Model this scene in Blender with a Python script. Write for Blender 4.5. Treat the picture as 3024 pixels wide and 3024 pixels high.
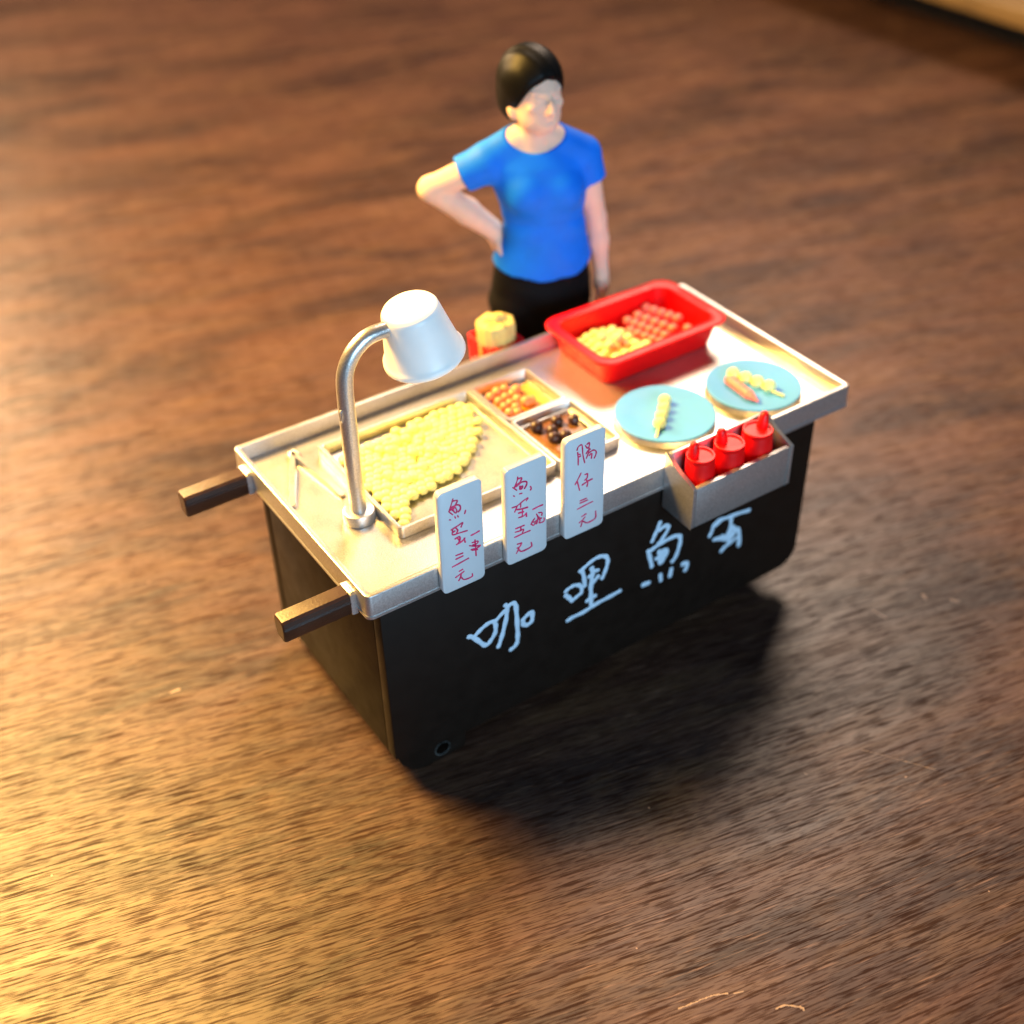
import bpy, bmesh, math, random
import numpy as np
from mathutils import Vector, Matrix, noise
random.seed(7)
for o in list(bpy.data.objects): bpy.data.objects.remove(o)
SC = bpy.context.scene
COL = SC.collection
SC.unit_settings.scale_length = 0.01          # one unit is one centimetre
rad = math.radians

# ------------------------------------------------------------------ camera
CAM_LOC = (-5.944, -13.084, 12.817)
RX = (0.829117, -0.558781, -0.018110); DN = (-0.358662, -0.506774, -0.783927); FW = (0.428866, 0.656463, -0.620589)
cd = bpy.data.cameras.new('camera'); cam = bpy.data.objects.new('camera', cd); COL.objects.link(cam)
cam.matrix_world = Matrix(((RX[0], -DN[0], -FW[0], CAM_LOC[0]), (RX[1], -DN[1], -FW[1], CAM_LOC[1]),
                           (RX[2], -DN[2], -FW[2], CAM_LOC[2]), (0, 0, 0, 1)))
cd.sensor_width = 36; cd.lens = 45.46; cd.clip_start = 0.1; cd.clip_end = 1000
cd.dof.use_dof = True; cd.dof.focus_distance = 19.6; cd.dof.aperture_fstop = 0.125
SC.camera = cam
# ------------------------------------------------------------------ world, lamps, exposure
w = bpy.data.worlds.new("World"); SC.world = w; w.use_nodes = True
w.node_tree.nodes['Background'].inputs[0].default_value = (0.38, 0.46, 0.68, 1)
w.node_tree.nodes['Background'].inputs[1].default_value = 0.06
TARGET = Vector((4.5, 1.5, -2))
def area(name, loc, size, power, color, target=TARGET, sy=None):
    l = bpy.data.lights.new(name, 'AREA'); l.energy = power; l.color = color; l.shape = 'ELLIPSE' if sy is None else 'RECTANGLE'
    l.size = size; l.size_y = sy or size
    o = bpy.data.objects.new(name, l); COL.objects.link(o); o.location = loc
    o.rotation_euler = (target - Vector(loc)).to_track_quat('-Z', 'Y').to_euler(); return o
area('desk_lamp_light', (-7.5, 19, 21.5), 12, 25000, (1.0, 0.56, 0.12))
area('ceiling_light', (33, 27, 35), 20, 16500, (1.0, 0.76, 0.58))
area('added_gloss_light', (-8, 60, 25), 26, 38000, (1.0, 0.66, 0.36), sy=14)  # added light without a known source, for the gloss on the table's left
area('window_light', (-2, -46, 12), 26, 14000, (0.48, 0.76, 1.0), sy=16)
vs = SC.view_settings; vs.view_transform = 'Standard'; vs.look = 'None'; vs.exposure = 0.68; vs.gamma = 1

# ------------------------------------------------------------------ materials
class N:
    def __init__(s, name):
        s.m = bpy.data.materials.new(name); s.m.use_nodes = True; s.t = s.m.node_tree
        s.b = s.t.nodes['Principled BSDF']
    def n(s, typ, **kw):
        x = s.t.nodes.new(typ)
        for k, v in kw.items():
            if k == 'ins':
                for kk, vv in v.items():
                    if isinstance(vv, bpy.types.NodeSocket): s.t.links.new(vv, x.inputs[kk])
                    else: x.inputs[kk].default_value = vv
            else: setattr(x, k, v)
        return x
    def l(s, a, b): s.t.links.new(a, b)
    def ramp(s, fac, stops):
        r = s.n('ShaderNodeValToRGB'); s.l(fac, r.inputs[0]); e = r.color_ramp.elements
        while len(e) < len(stops): e.new(0.5)
        for i, (p, c) in enumerate(stops):
            e[i].position = p; e[i].color = (c, c, c, 1) if not isinstance(c, tuple) else (*c, 1)
        return r.outputs[0]
    def mix(s, fac, a, b, mode='MIX'):
        x = s.n('ShaderNodeMix', data_type='RGBA', blend_type=mode)
        for sock, v in ((x.inputs[0], fac), (x.inputs[6], a), (x.inputs[7], b)):
            if isinstance(v, bpy.types.NodeSocket): s.l(v, sock)
            else: sock.default_value = (*v, 1) if isinstance(v, tuple) else v
        return x.outputs[2]
    def math(s, op, a, b=0.0, c=0.0):
        x = s.n('ShaderNodeMath', operation=op)
        for i, v in enumerate((a, b, c)):
            if isinstance(v, bpy.types.NodeSocket): s.l(v, x.inputs[i])
            else: x.inputs[i].default_value = v
        return x.outputs[0]

def paint(name, col, rough=0.4, metal=0.0, var=0.08, vscale=3.0, bump=0.02, bscale=30.0, spec=0.5, coat=0.0, sss=0.0, speck=None):
    a = N(name); co = a.n('ShaderNodeTexCoord').outputs['Object']
    n1 = a.n('ShaderNodeTexNoise', ins={'Vector': co, 'Scale': vscale, 'Detail': 4.0})
    lo = tuple(c * (1 - var) for c in col); hi = tuple(min(1, c * (1 + var)) for c in col)
    c = a.mix(a.ramp(n1.outputs[0], [(0.3, 0.0), (0.7, 1.0)]), lo, hi)
    if speck:
        v = a.n('ShaderNodeTexVoronoi', ins={'Vector': co, 'Scale': speck[0]})
        c = a.mix(a.ramp(v.outputs['Distance'], [(speck[1] * .6, 1.0), (speck[1], 0.0)]), c, speck[2])
    a.l(c, a.b.inputs['Base Color'])
    a.l(a.ramp(n1.outputs[0], [(0.25, max(.03, rough - .06)), (0.75, rough + .06)]), a.b.inputs['Roughness'])
    a.b.inputs['Metallic'].default_value = metal; a.b.inputs['Specular IOR Level'].default_value = spec
    a.b.inputs['Coat Weight'].default_value = coat; a.b.inputs['Coat Roughness'].default_value = 0.2
    if sss: a.b.inputs['Subsurface Weight'].default_value = sss; a.b.inputs['Subsurface Radius'].default_value = (1, .5, .3); a.b.inputs['Subsurface Scale'].default_value = .12
    if bump:
        n2 = a.n('ShaderNodeTexNoise', ins={'Vector': co, 'Scale': bscale, 'Detail': 3.0})
        bp = a.n('ShaderNodeBump', ins={'Height': n2.outputs[0], 'Strength': bump * 4, 'Distance': 0.02})
        a.l(bp.outputs[0], a.b.inputs['Normal'])
    return a.m

def silver():
    a = N('silver_paint'); co = a.n('ShaderNodeTexCoord').outputs['Object']
    fl = a.n('ShaderNodeTexNoise', ins={'Vector': co, 'Scale': 42.0, 'Detail': 2.0})
    big = a.n('ShaderNodeTexNoise', ins={'Vector': co, 'Scale': 1.3, 'Detail': 5.0, 'Roughness': 0.6})
    c = a.mix(a.ramp(fl.outputs[0], [(0.35, 0.0), (0.65, 1.0)]), (0.52, 0.51, 0.50), (0.68, 0.67, 0.66))
    c = a.mix(a.ramp(big.outputs[0], [(0.35, 0.0), (0.7, 0.22)]), c, (0.34, 0.30, 0.25))
    v = a.n('ShaderNodeTexVoronoi', ins={'Vector': co, 'Scale': 1.6})
    c = a.mix(a.ramp(v.outputs['Distance'], [(0.012, 0.75), (0.022, 0.0)]), c, (0.09, 0.06, 0.04))
    a.l(c, a.b.inputs['Base Color'])
    a.b.inputs['Metallic'].default_value = 0.82
    a.l(a.ramp(big.outputs[0], [(0.3, 0.29), (0.7, 0.40)]), a.b.inputs['Roughness'])
    bp = a.n('ShaderNodeBump', ins={'Height': fl.outputs[0], 'Strength': 0.18, 'Distance': 0.02})
    sc = a.n('ShaderNodeMapping', ins={'Vector': co, 'Scale': (3.0, 40.0, 10.0), 'Rotation': (0, 0, 0.5)})
    s2 = a.n('ShaderNodeTexNoise', ins={'Vector': sc.outputs[0], 'Scale': 1.0, 'Detail': 4.0})
    b2 = a.n('ShaderNodeBump', ins={'Height': s2.outputs[0], 'Strength': 0.08, 'Distance': 0.02, 'Normal': bp.outputs[0]})
    a.l(b2.outputs[0], a.b.inputs['Normal'])
    return a.m

def wood():
    a = N('dark_wood'); g = a.n('ShaderNodeTexCoord').outputs['Object']
    # slow bending of the grain
    wn = a.n('ShaderNodeTexNoise', ins={'Vector': a.n('ShaderNodeMapping', ins={'Vector': g, 'Scale': (.045, .05, 1)}).outputs[0], 'Scale': 1.0, 'Detail': 0.0})
    off = a.n('ShaderNodeCombineXYZ', ins={'Y': a.math('MULTIPLY', wn.outputs[0], 3.0)})
    co = a.n('ShaderNodeVectorMath', operation='ADD', ins={0: g, 1: off.outputs[0]}).outputs[0]
    def nz(sc, detail=4.0, rough=0.55, dist=0.0):
        mp = a.n('ShaderNodeMapping', ins={'Vector': co, 'Scale': sc})
        return a.n('ShaderNodeTexNoise', ins={'Vector': mp.outputs[0], 'Scale': 1.0, 'Detail': detail, 'Roughness': rough, 'Distortion': dist}).outputs[0]
    base = a.mix(a.ramp(nz((.13, .5, 1), 5, .62, .8), [(0.38, 0.0), (0.62, 1.0)]), (0.028, 0.0118, 0.0080), (0.104, 0.048, 0.029))
    base = a.mix(a.ramp(nz((.22, 4.0, 1), 5, .65, .3), [(0.36, 0.0), (0.62, 1.0)]), a.mix(1.0, base, (0.70, 0.67, 0.67), 'MULTIPLY'), base)
    base = a.mix(a.math('MULTIPLY', a.ramp(nz((.35, 1.6, 1), 5, .7, 1.0), [(0.46, 0.0), (0.7, 1.0)]), .55), base, (0.140, 0.075, 0.034))
    # pores: short dark strokes along the grain
    p1 = a.ramp(nz((1.1, 23.0, 1), 3, .6), [(0.40, 1.0), (0.47, 0.0)])
    p2 = a.ramp(nz((2.2, 40.0, 1), 2, .6), [(0.42, 1.0), (0.48, 0.0)])
    lt = a.ramp(nz((1.3, 27.0, 1), 2, .6), [(0.58, 0.0), (0.72, 1.0)])
    p0 = a.ramp(nz((.3, 7.0, 1), 5, .7), [(0.34, 1.0), (0.44, 0.0)])
    pores = a.math('MAXIMUM', a.math('MAXIMUM', p1, a.math('MULTIPLY', p0, .6)), a.math('MULTIPLY', p2, .75))
    c = a.mix(a.math('MULTIPLY', lt, .5), base, (0.26, 0.145, 0.095))
    c = a.mix(a.math('MULTIPLY', pores, .64), c, (0.017, 0.007, 0.005))
    # small pale chips
    v = a.n('ShaderNodeTexVoronoi', ins={'Vector': g, 'Scale': 1.1, 'Randomness': 1.0})
    wig = a.n('ShaderNodeTexNoise', ins={'Vector': g, 'Scale': 9.0, 'Detail': 2.0})
    chip = a.ramp(a.math('ADD', v.outputs['Distance'], a.math('MULTIPLY', wig.outputs[0], .03)), [(0.030, 1.0), (0.040, 0.0)])
    c = a.mix(a.math('MULTIPLY', chip, .8), c, (0.42, 0.27, 0.19))
    a.l(c, a.b.inputs['Base Color'])
    a.l(a.ramp(nz((.4, 3.0, 1), 3), [(0.3, 0.38), (0.7, 0.50)]), a.b.inputs['Roughness'])
    a.l(a.math('MULTIPLY_ADD', pores, -.5, .58), a.b.inputs['Specular IOR Level'])
    h = a.math('SUBTRACT', a.math('MULTIPLY', nz((1.2, 12, 1), 4), .4), a.math('MULTIPLY', pores, .5))
    bp = a.n('ShaderNodeBump', ins={'Height': h, 'Strength': 0.06, 'Distance': 0.02})
    a.l(bp.outputs[0], a.b.inputs['Normal'])
    return a.m

M = dict(
    silver=silver(), wood=wood(),
    black=paint('black_plastic', (0.0100, 0.0055, 0.0035), .5, var=.15, bump=.01, bscale=60, spec=.16),
    brown=paint('dark_brown_plastic', (0.045, 0.018, 0.010), .36, var=.15, bump=.05, bscale=28),
    white=paint('white_plastic', (0.62, 0.65, 0.68), .35, var=.02, bump=.012, bscale=8, sss=.0, speck=(.9, .03, (.55, .5, .45))),
    shade=paint('white_gloss_plastic', (0.93, 0.93, 0.92), .4, var=.02, bump=.01, bscale=6, speck=(1.0, .03, (.3, .28, .26))),
    ink_white=paint('white_marker_ink', (0.54, 0.68, 0.82), .45, var=.05, bump=.03),
    ink_red=paint('red_marker_ink', (0.72, 0.02, 0.13), .45, var=.25, vscale=6, bump=0),
    red=paint('red_plastic', (0.88, 0.003, 0.004), .42, var=.04, bump=.01, bscale=14, spec=.3, sss=.0),
    plate=paint('light_blue_paint', (0.08, 0.36, 0.88), .55, var=.04, bump=.02, bscale=16),
    fishball=paint('pale_yellow_paint', (0.92, 0.92, 0.36), .45, var=.06, bump=.03, bscale=20),
    dumpling=paint('cream_paint', (0.80, 0.70, 0.33), .45, var=.15, vscale=7, bump=.04, bscale=20),
    stick=paint('bamboo_yellow_paint', (0.74, 0.62, 0.22), .5, var=.1, vscale=5, bump=.05, bscale=18),
    pink=paint('sausage_pink_paint', (0.86, 0.22, 0.20), .4, var=.12, bump=.03, bscale=18),
    salmon=paint('salmon_paint', (0.80, 0.30, 0.13), .4, var=.12, bump=.03),
    orange=paint('orange_sauce', (0.80, 0.36, 0.035), .3, var=.1, vscale=4, bump=.04, bscale=8),
    choc=paint('dark_brown_paint', (0.050, 0.021, 0.016), .35, var=.2, bump=.03),
    gravy=paint('brown_sauce', (0.20, 0.085, 0.022), .28, var=.25, vscale=3, bump=.05, bscale=7),
    skin=paint('skin_paint', (0.86, 0.58, 0.45), .6, var=.04, bump=.01, spec=.25, sss=.25),
    hair=paint('black_hair_gloss', (0.004, 0.004, 0.004), .45, var=.1, bump=.03, bscale=10, spec=.11),
    shirt=paint('blue_shirt_paint', (0.002, 0.185, 0.93), .62, var=.06, bump=.03, bscale=9, spec=.25),
    trousers=paint('black_trousers_paint', (0.004, 0.004, 0.005), .7, var=.1, bump=.02, spec=.12),
    tan=paint('tan_board', (0.16, 0.10, 0.035), .5, var=.35, vscale=.25, bump=.03, bscale=2),
    hole_glint=paint('glint_black_plastic', (0.05, 0.052, 0.05), .3, var=.8, vscale=7),  # lighter than the cart's black, to paint the glint round the axle hole
    pale=paint('pale_scratch', (0.36, 0.25, 0.18), .7, var=.2, bump=0),
    dark=paint('shelf_shade_black', (0.004, 0.0035, 0.003), .7, var=.1, bump=0),
)

# ------------------------------------------------------------------ helpers
def put(o, parent=None):
    COL.objects.link(o)
    if parent is not None: o.parent = parent
    return o
def shade(me, ang=35):
    for p in me.polygons: p.use_smooth = True
    try: me.set_sharp_from_angle(angle=rad(ang))
    except Exception: pass
def obj(name, bm, mat, parent=None, bevel=0, ang=35, seg=2, loc=None):
    """link a bmesh as one mesh object; coordinates are local to the parent"""
    bmesh.ops.remove_doubles(bm, verts=bm.verts, dist=1e-5)
    if bevel:
        es = [e for e in bm.edges if len(e.link_faces) == 2 and e.calc_face_angle(0) > rad(40)]
        bmesh.ops.bevel(bm, geom=es, offset=bevel, segments=seg, profile=.5, affect='EDGES', clamp_overlap=True)
    bmesh.ops.recalc_face_normals(bm, faces=bm.faces)
    me = bpy.data.meshes.new(name); bm.to_mesh(me); bm.free(); me.materials.append(M[mat]); shade(me, ang)
    o = put(bpy.data.objects.new(name, me), parent)
    if loc: o.location = loc
    return o
def tag(o, label=None, cat=None, group=None, kind=None):
    for k, v in (('label', label), ('category', cat), ('group', group), ('kind', kind)):
        if v: o[k] = v
    return o
def thing(name, label, cat, loc, rz=0, group=None):
    o = put(bpy.data.objects.new(name, None)); o.location = loc; o.rotation_euler = (0, 0, rz)
    o.empty_display_size = .3
    return tag(o, label, cat, group)
def copy_tree(o, parent=None):
    c = o.copy(); COL.objects.link(c); c.parent = parent
    for ch in list(o.children): copy_tree(ch, c)
    return c
def add_box(bm, x0, x1, y0, y1, z0, z1):
    v = [bm.verts.new((x, y, z)) for z in (z0, z1) for x, y in ((x0, y0), (x1, y0), (x1, y1), (x0, y1))]
    for f in ((0, 3, 2, 1), (4, 5, 6, 7), (0, 1, 5, 4), (1, 2, 6, 5), (2, 3, 7, 6), (3, 0, 4, 7)): bm.faces.new([v[i] for i in f])
def box(*a):
    bm = bmesh.new(); add_box(bm, *a); return bm
def rrect(x0, x1, y0, y1, r, n=6):
    r = max(1e-4, min(r, (x1 - x0) / 2 - 1e-4, (y1 - y0) / 2 - 1e-4)); out = []
    for cx, cy, a0 in ((x1 - r, y1 - r, 0), (x0 + r, y1 - r, 90), (x0 + r, y0 + r, 180), (x1 - r, y0 + r, 270)):
        for i in range(n + 1):
            a = rad(a0 + 90 * i / n); out.append((cx + r * math.cos(a), cy + r * math.sin(a)))
    return out
def loft(rings, cap0=True, cap1=True):
    bm = bmesh.new(); rs = [[bm.verts.new(p) for p in r] for r in rings]; n = len(rs[0])
    for a, b in zip(rs, rs[1:]):
        for i in range(n): bm.faces.new((a[i], a[(i + 1) % n], b[(i + 1) % n], b[i]))
    if cap0: bm.faces.new(rs[0])
    if cap1: bm.faces.new(rs[-1])
    return bm
def dish(rings, n=6):
    """rings: (x0,x1,y0,y1,r,z) from the underside round the rim to the inside floor"""
    return loft([[(x, y, r[5]) for x, y in rrect(*r[:5], n=n)] for r in rings])
def lathe(prof, n=40, cx=0, cy=0):
    """prof: (radius, z)"""
    bm = bmesh.new(); rs = []
    for r, z in prof:
        if r < 1e-4: rs.append([bm.verts.new((cx, cy, z))])
        else: rs.append([bm.verts.new((cx + r * math.cos(2 * math.pi * i / n), cy + r * math.sin(2 * math.pi * i / n), z)) for i in range(n)])
    for a, b in zip(rs, rs[1:]):
        for i in range(n):
            j = (i + 1) % n
            if len(a) == 1 and len(b) > 1: bm.faces.new((a[0], b[j], b[i]))
            elif len(b) == 1 and len(a) > 1: bm.faces.new((a[i], a[j], b[0]))
            elif len(a) > 1: bm.faces.new((a[i], a[j], b[j], b[i]))
    for r in (rs[0], rs[-1]):
        if len(r) > 1: bm.faces.new(r)
    return bm
def crom(pts, k=6):
    P = [Vector(p) for p in pts]
    if len(P) < 3: return P
    out = []; Q = [2 * P[0] - P[1]] + P + [2 * P[-1] - P[-2]]
    for i in range(1, len(Q) - 2):
        a, b, c, d = Q[i - 1:i + 3]
        for j in range(k):
            t = j / k; out.append(.5 * ((2 * b) + (c - a) * t + (2 * a - 5 * b + 4 * c - d) * t * t + (3 * b - a - 3 * c + d) * t ** 3))
    return out + [P[-1]]
def add_tube(bm, pts, rad_, n=10, flat=None):
    """swept tube with rounded ends; rad_ number or list; flat=(axis index, factor) squashes about the path"""
    P = [Vector(p) for p in pts]; R = list(rad_) if isinstance(rad_, (list, tuple)) else [rad_] * len(P)
    d0 = (P[1] - P[0]).normalized(); d1 = (P[-1] - P[-2]).normalized()
    PP = [P[0] - d0 * R[0] * .8, P[0] - d0 * R[0] * .45] + P + [P[-1] + d1 * R[-1] * .45, P[-1] + d1 * R[-1] * .8]
    RR = [R[0] * .45, R[0] * .85] + R + [R[-1] * .85, R[-1] * .45]
    up = None; rings = []
    for i, p in enumerate(PP):
        d = (PP[min(i + 1, len(PP) - 1)] - PP[max(i - 1, 0)]).normalized()
        if up is None: up = d.orthogonal().normalized()
        up = (up - d * up.dot(d)); up = up.normalized() if up.length > 1e-6 else d.orthogonal().normalized()
        s = d.cross(up); ring = []
        for k in range(n):
            a = 2 * math.pi * k / n; o = (up * math.cos(a) + s * math.sin(a)) * RR[i]
            if flat: o[flat[0]] *= flat[1]
            ring.append(bm.verts.new(p + o))
        rings.append(ring)
    for a, b in zip(rings, rings[1:]):
        for k in range(n): bm.faces.new((a[k], a[(k + 1) % n], b[(k + 1) % n], b[k]))
    bm.faces.new(rings[0]); bm.faces.new(rings[-1])
def tube(pts, r, n=16, **k):
    bm = bmesh.new(); add_tube(bm, pts, r, n, **k); return bm
def blob(r, sx=1, sy=1, sz=1, sub=2, rough=0, seed=0, loc=(0, 0, 0)):
    bm = bmesh.new(); bmesh.ops.create_icosphere(bm, subdivisions=sub, radius=r)
    for v in bm.verts:
        k = 1 + rough * noise.noise(v.co / r * 1.3 + Vector((seed * 3.1, 0, 0)))
        v.co = Vector((v.co.x * sx * k + loc[0], v.co.y * sy * k + loc[1], v.co.z * sz * k + loc[2]))
    return bm
def poly_prism(pts, y0, y1, holes=()):
    """outline in x,z extruded from y0 to y1, with holes"""
    bm = bmesh.new(); es = []
    for loop in [pts, *holes]:
        v = [bm.verts.new((x, y0, z)) for x, z in loop]
        es += [bm.edges.new((v[i], v[(i + 1) % len(v)])) for i in range(len(v))]
    bmesh.ops.triangle_fill(bm, use_beauty=True, use_dissolve=True, edges=es)
    fs = list(bm.faces)
    r = bmesh.ops.extrude_face_region(bm, geom=fs)
    for v in r['geom']:
        if isinstance(v, bmesh.types.BMVert): v.co.y = y1
    return bm
def strokes(parent, name, sts, y, wdt, mat, origin=(0, 0, 0)):
    bm = bmesh.new()
    for i, st in enumerate(sts):
        pts = crom([(x - origin[0], y - origin[1] - .0012 * (i % 5), z - origin[2]) for x, z in st], 4)
        k = random.uniform(.9, 1.1)
        rr = [wdt * k * (1 + .13 * math.sin(j * 1.1 + i * 2)) for j in range(len(pts))]
        add_tube(bm, pts, rr, 8, flat=(1, .012 / wdt))
    return obj(name, bm, mat, parent, ang=80)
PANEL={"ga":[[[1.731,-1.758],[1.805,-1.81],[1.911,-1.947],[2.018,-2.102],[2.09,-2.13],[2.164,-2.063],[2.235,-1.97],[2.259,-1.853],[2.252,-1.754],[2.218,-1.683],[2.126,-1.669],[2.023,-1.701],[1.919,-1.761],[1.845,-1.815]],[[2.254,-1.697],[2.365,-1.615],[2.475,-1.546],[2.496,-1.516],[2.457,-1.443]],[[2.497,-1.476],[2.484,-1.597],[2.465,-1.751],[2.412,-1.96],[2.36,-2.136],[2.298,-2.295]],[[2.496,-1.516],[2.554,-1.477],[2.626,-1.492],[2.661,-1.574],[2.673,-1.768],[2.684,-2.036],[2.686,-2.231],[2.678,-2.372],[2.628,-2.467],[2.541,-2.499]],[[2.791,-1.957],[2.872,-1.898],[2.978,-1.872],[2.988,-1.961],[2.976,-2.062],[2.922,-2.106],[2.858,-2.107],[2.805,-2.066],[2.791,-1.957]]],"li":[[[3.668,-1.779],[3.752,-1.74],[3.836,-1.733],[3.929,-1.762],[3.998,-1.834],[4.016,-1.903],[4.001,-1.978],[3.933,-2.007],[3.865,-2.037],[3.806,-2.062]],[[3.673,-1.863],[3.72,-1.924],[3.771,-1.997],[3.815,-2.057]],[[3.957,-1.46],[4.017,-1.513],[4.054,-1.657],[4.079,-1.862]],[[3.991,-1.464],[4.091,-1.415],[4.208,-1.366],[4.326,-1.343],[4.446,-1.371],[4.525,-1.432],[4.555,-1.536],[4.533,-1.652],[4.485,-1.784],[4.445,-1.864]],[[4.212,-1.52],[4.232,-1.638],[4.218,-1.768],[4.205,-1.945],[4.21,-2.133],[4.221,-2.392]],[[4.231,-1.602],[4.352,-1.644]],[[4.157,-1.691],[4.25,-1.684]],[[4.356,-1.783],[4.297,-1.826],[4.221,-1.889]],[[4.303,-2.2],[4.212,-2.208],[4.126,-2.229]],[[3.709,-2.469],[3.846,-2.448],[4.061,-2.449],[4.234,-2.418],[4.452,-2.391],[4.672,-2.382],[4.849,-2.365]]],"yu":[[[5.678,-1.21],[5.634,-1.33],[5.569,-1.463],[5.524,-1.561]],[[5.682,-1.382],[5.769,-1.348],[5.859,-1.369],[5.872,-1.442],[5.798,-1.557],[5.701,-1.661],[5.658,-1.686]],[[5.438,-1.731],[5.495,-1.927],[5.554,-2.156]],[[5.485,-1.769],[5.616,-1.727],[5.778,-1.698],[5.943,-1.686],[6.095,-1.705],[6.17,-1.779],[6.173,-1.918],[6.14,-2.072],[6.089,-2.203],[6.024,-2.265]],[[5.693,-1.87],[5.718,-2.021],[5.735,-2.169],[5.794,-2.136],[5.862,-2.03],[5.878,-1.929],[5.777,-1.896]],[[5.635,-2.019],[5.755,-2.008],[5.83,-1.998]],[[5.778,-1.912],[5.777,-2.112]],[[5.371,-2.495],[5.5,-2.514]],[[5.762,-2.449],[5.788,-2.604]],[[6.014,-2.433],[5.995,-2.598]],[[6.279,-2.462],[6.374,-2.477],[6.39,-2.572],[6.356,-2.635]]],"dan":[[[6.88,-2.093],[6.939,-1.973],[6.96,-1.875],[7.064,-1.816],[7.257,-1.843],[7.516,-1.87],[7.812,-1.92]],[[7.378,-1.93],[7.387,-2.074],[7.371,-2.287],[7.377,-2.48],[7.212,-2.6]],[[6.996,-2.227],[7.144,-2.266],[7.282,-2.355],[7.305,-2.271],[7.375,-2.178]],[[7.188,-2.232],[7.316,-2.371],[7.47,-2.302],[7.559,-2.233],[7.633,-2.443],[7.644,-2.672]],[[7.45,-2.135],[7.5,-2.285],[7.401,-2.412]],[[7.255,-2.549],[7.428,-2.505],[7.585,-2.452]],[[7.307,-2.288],[7.426,-2.202],[7.488,-2.184]],[[7.282,-2.355],[7.379,-2.354]],[[7.01,-1.898],[7.131,-1.846]]]}
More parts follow.
